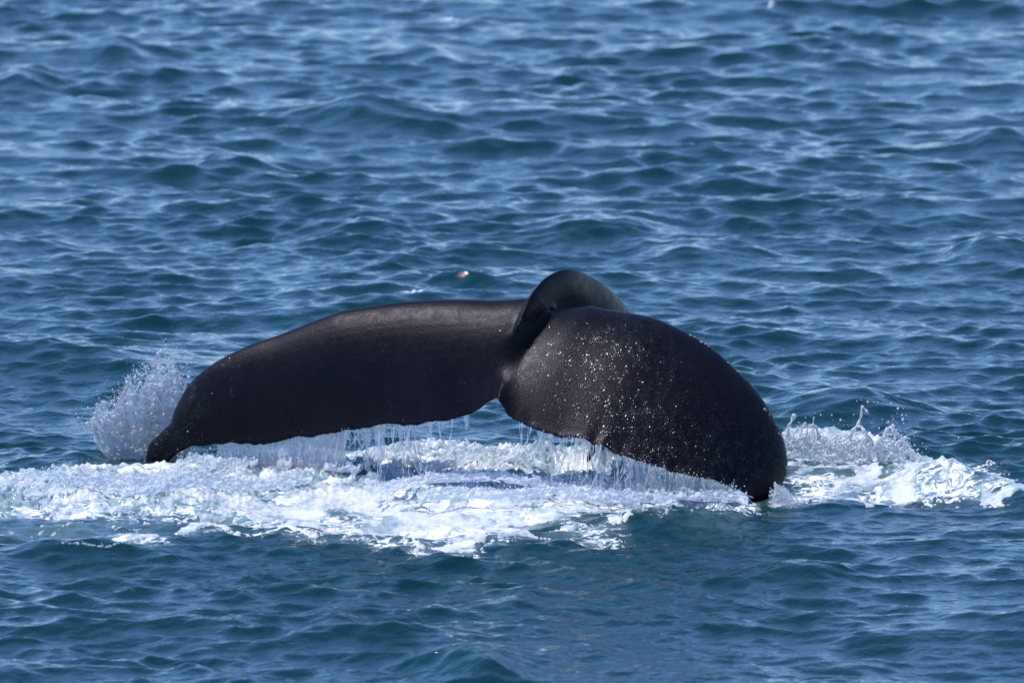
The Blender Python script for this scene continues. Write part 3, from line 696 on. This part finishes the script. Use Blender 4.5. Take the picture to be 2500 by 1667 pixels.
# jets and loops of water thrown up on the right
def z4(x, y): return (1800+x/3.36, 900+y/3.36)
jets = [('short thick water jet leaning right, closest to the dark tail', [z4(412, 560), z4(415, 480), z4(430, 450), z4(448, 425), z4(458, 400), z4(466, 386)], [.012, .008, .006, .008, .013, .013], 0.85, 'water_jet'),
        ('tall thin water jet with a hooked top, highest of the splash', [z4(918, 560), z4(935, 530), z4(950, 500), z4(985, 460), z4(1005, 420), z4(1018, 370), z4(1022, 315), z4(1036, 320), z4(1062, 352)], [.016, .011, .010, .008, .008, .0075, .009, .007, .009], 0.7, 'water_jet'),
        ('thin straight water jet above a round bubble of splash', [z4(622, 470), z4(624, 440), z4(627, 400)], [.007, .003, .005], 0.8, 'water_jet'),
        ('arch of water standing at the crest, open with sea behind it', [z4(1130, 640), z4(1165, 580), z4(1205, 560), z4(1216, 520), z4(1235, 490), z4(1265, 482), z4(1292, 500), z4(1312, 540), z4(1340, 580), z4(1350, 630)], [.013, .010, .012, .010, .010, .012, .010, .009, .009, .012], 0.6, 'water_loop'),
        ('round loop of water on the left part of the crest splash', [z4(565, 560), z4(575, 490), z4(600, 462), z4(635, 465), z4(655, 500), z4(672, 570)], [.010, .006, .006, .007, .010, .014], 0.8, 'water_loop'),
        ('curved rib of water falling right of the tall hooked jet', [z4(985, 480), z4(1015, 475), z4(1040, 510), z4(1060, 550), z4(1100, 590), z4(1125, 625)], [.006, .010, .012, .014, .012, .012], 0.68, 'water_loop'),
        ('lowest loop of water at the right end of the crest splash', [z4(1300, 650), z4(1312, 610), z4(1350, 588), z4(1385, 605), z4(1398, 650)], [.010, .010, .007, .009, .012], 0.55, 'water_loop')]
for lb, pl, rd, Yd, nm in jets:
    pl = np.array(pl, float); rd = np.array(rd); n = len(pl); tq = np.linspace(0, n-1, n*6)
    g = np.gradient(pl, axis=0); ii = np.clip(tq.astype(int), 0, n-2); t = (tq-ii)[:, None]
    cpx = (2*t**3-3*t**2+1)*pl[ii]+(t**3-2*t**2+t)*g[ii]+(3*t**2-2*t**3)*pl[ii+1]+(t**3-t**2)*g[ii+1]
    r_ = np.interp(tq, np.arange(n), rd)*(0.95+0.25*np.sin(tq*4.1)); r_[0] *= .7
    B2 = Bag(); W3 = at(cpx[:, :1], cpx[:, 1:], np.full((len(tq), 1), Yd)); W3[:, 1] += 0.01*np.sin(tq*2)
    B2.add(tube_np(W3, r_, 8)); B2.add(drops_np(W3[[0, -1]], r_[[0, -1]]*1.05, None, ICO2))
    tag(B2.build(nm, M_DROP), lb, 'water jet' if nm == 'water_jet' else 'water loop')
ddef = [(1070, 272, 8), (1118, 272, 4), (1153, 275, 4), (1260, 285, 7), (1318, 325, 9), (1325, 222, 5), (847, 420, 9), (685, 378, 6), (1358, 415, 11), (1352, 380, 7), (1385, 565, 12), (1455, 625, 7), (1360, 325, 4), (1385, 380, 5), (980, 265, 4), (1280, 410, 5), (955, 375, 5), (560, 400, 5), (775, 380, 6), (1815, 565, 6), (1480, 660, 6), (1410, 570, 7), (1240, 432, 6)]
names_ = ['large drop high above the tip of the tall hooked jet', 'small drop just right of the highest large drop', 'small drop between the two high drops, third from the hooked jet', 'drop high over the crest arch, left of the biggest high drop',
 'big drop high up at the right over the crest arch', 'highest of all the flying drops, at the right', 'sunlit drop left of the middle of the tall hooked jet', 'drop between the straight jet and the tall hooked jet',
 'big drop lowest in the column of drops right of the crest arch', 'drop in the middle of the column of drops right of the arch', 'largest drop beside the low right loop of water', 'drop falling at the right foot of the crest splash',
 'tiny drop at the top of the column right of the crest arch', 'tiny drop on the right side of the column of drops', 'tiny drop left of the highest large drop', 'small drop above the top of the crest arch',
 'small drop left of the shaft of the tall hooked jet', 'small drop between the leaning jet and the straight jet', 'drop next left of the sunlit drop', 'lone drop far right over the open waves',
 'lowest drop at the right end of the crest splash', 'drop touching the largest drop beside the low loop', 'drop right above the top of the crest arch']
dme = None
for q_, (dx_, dy_, r) in enumerate(ddef):
    p = at(*z4(dx_, dy_), RNG.uniform(.3, .8))
    if dme is None: o = mesh_np('water_drop', ICO2[0], ICO2[1], M_DROP); dme = o.data
    else: o = link(bpy.data.objects.new('water_drop', dme))
    o.location = p; o.scale = (r*.00085, r*.00085, r*.00095)
    tag(o, names_[q_], 'water drop', 'water drops flying right of the tail')
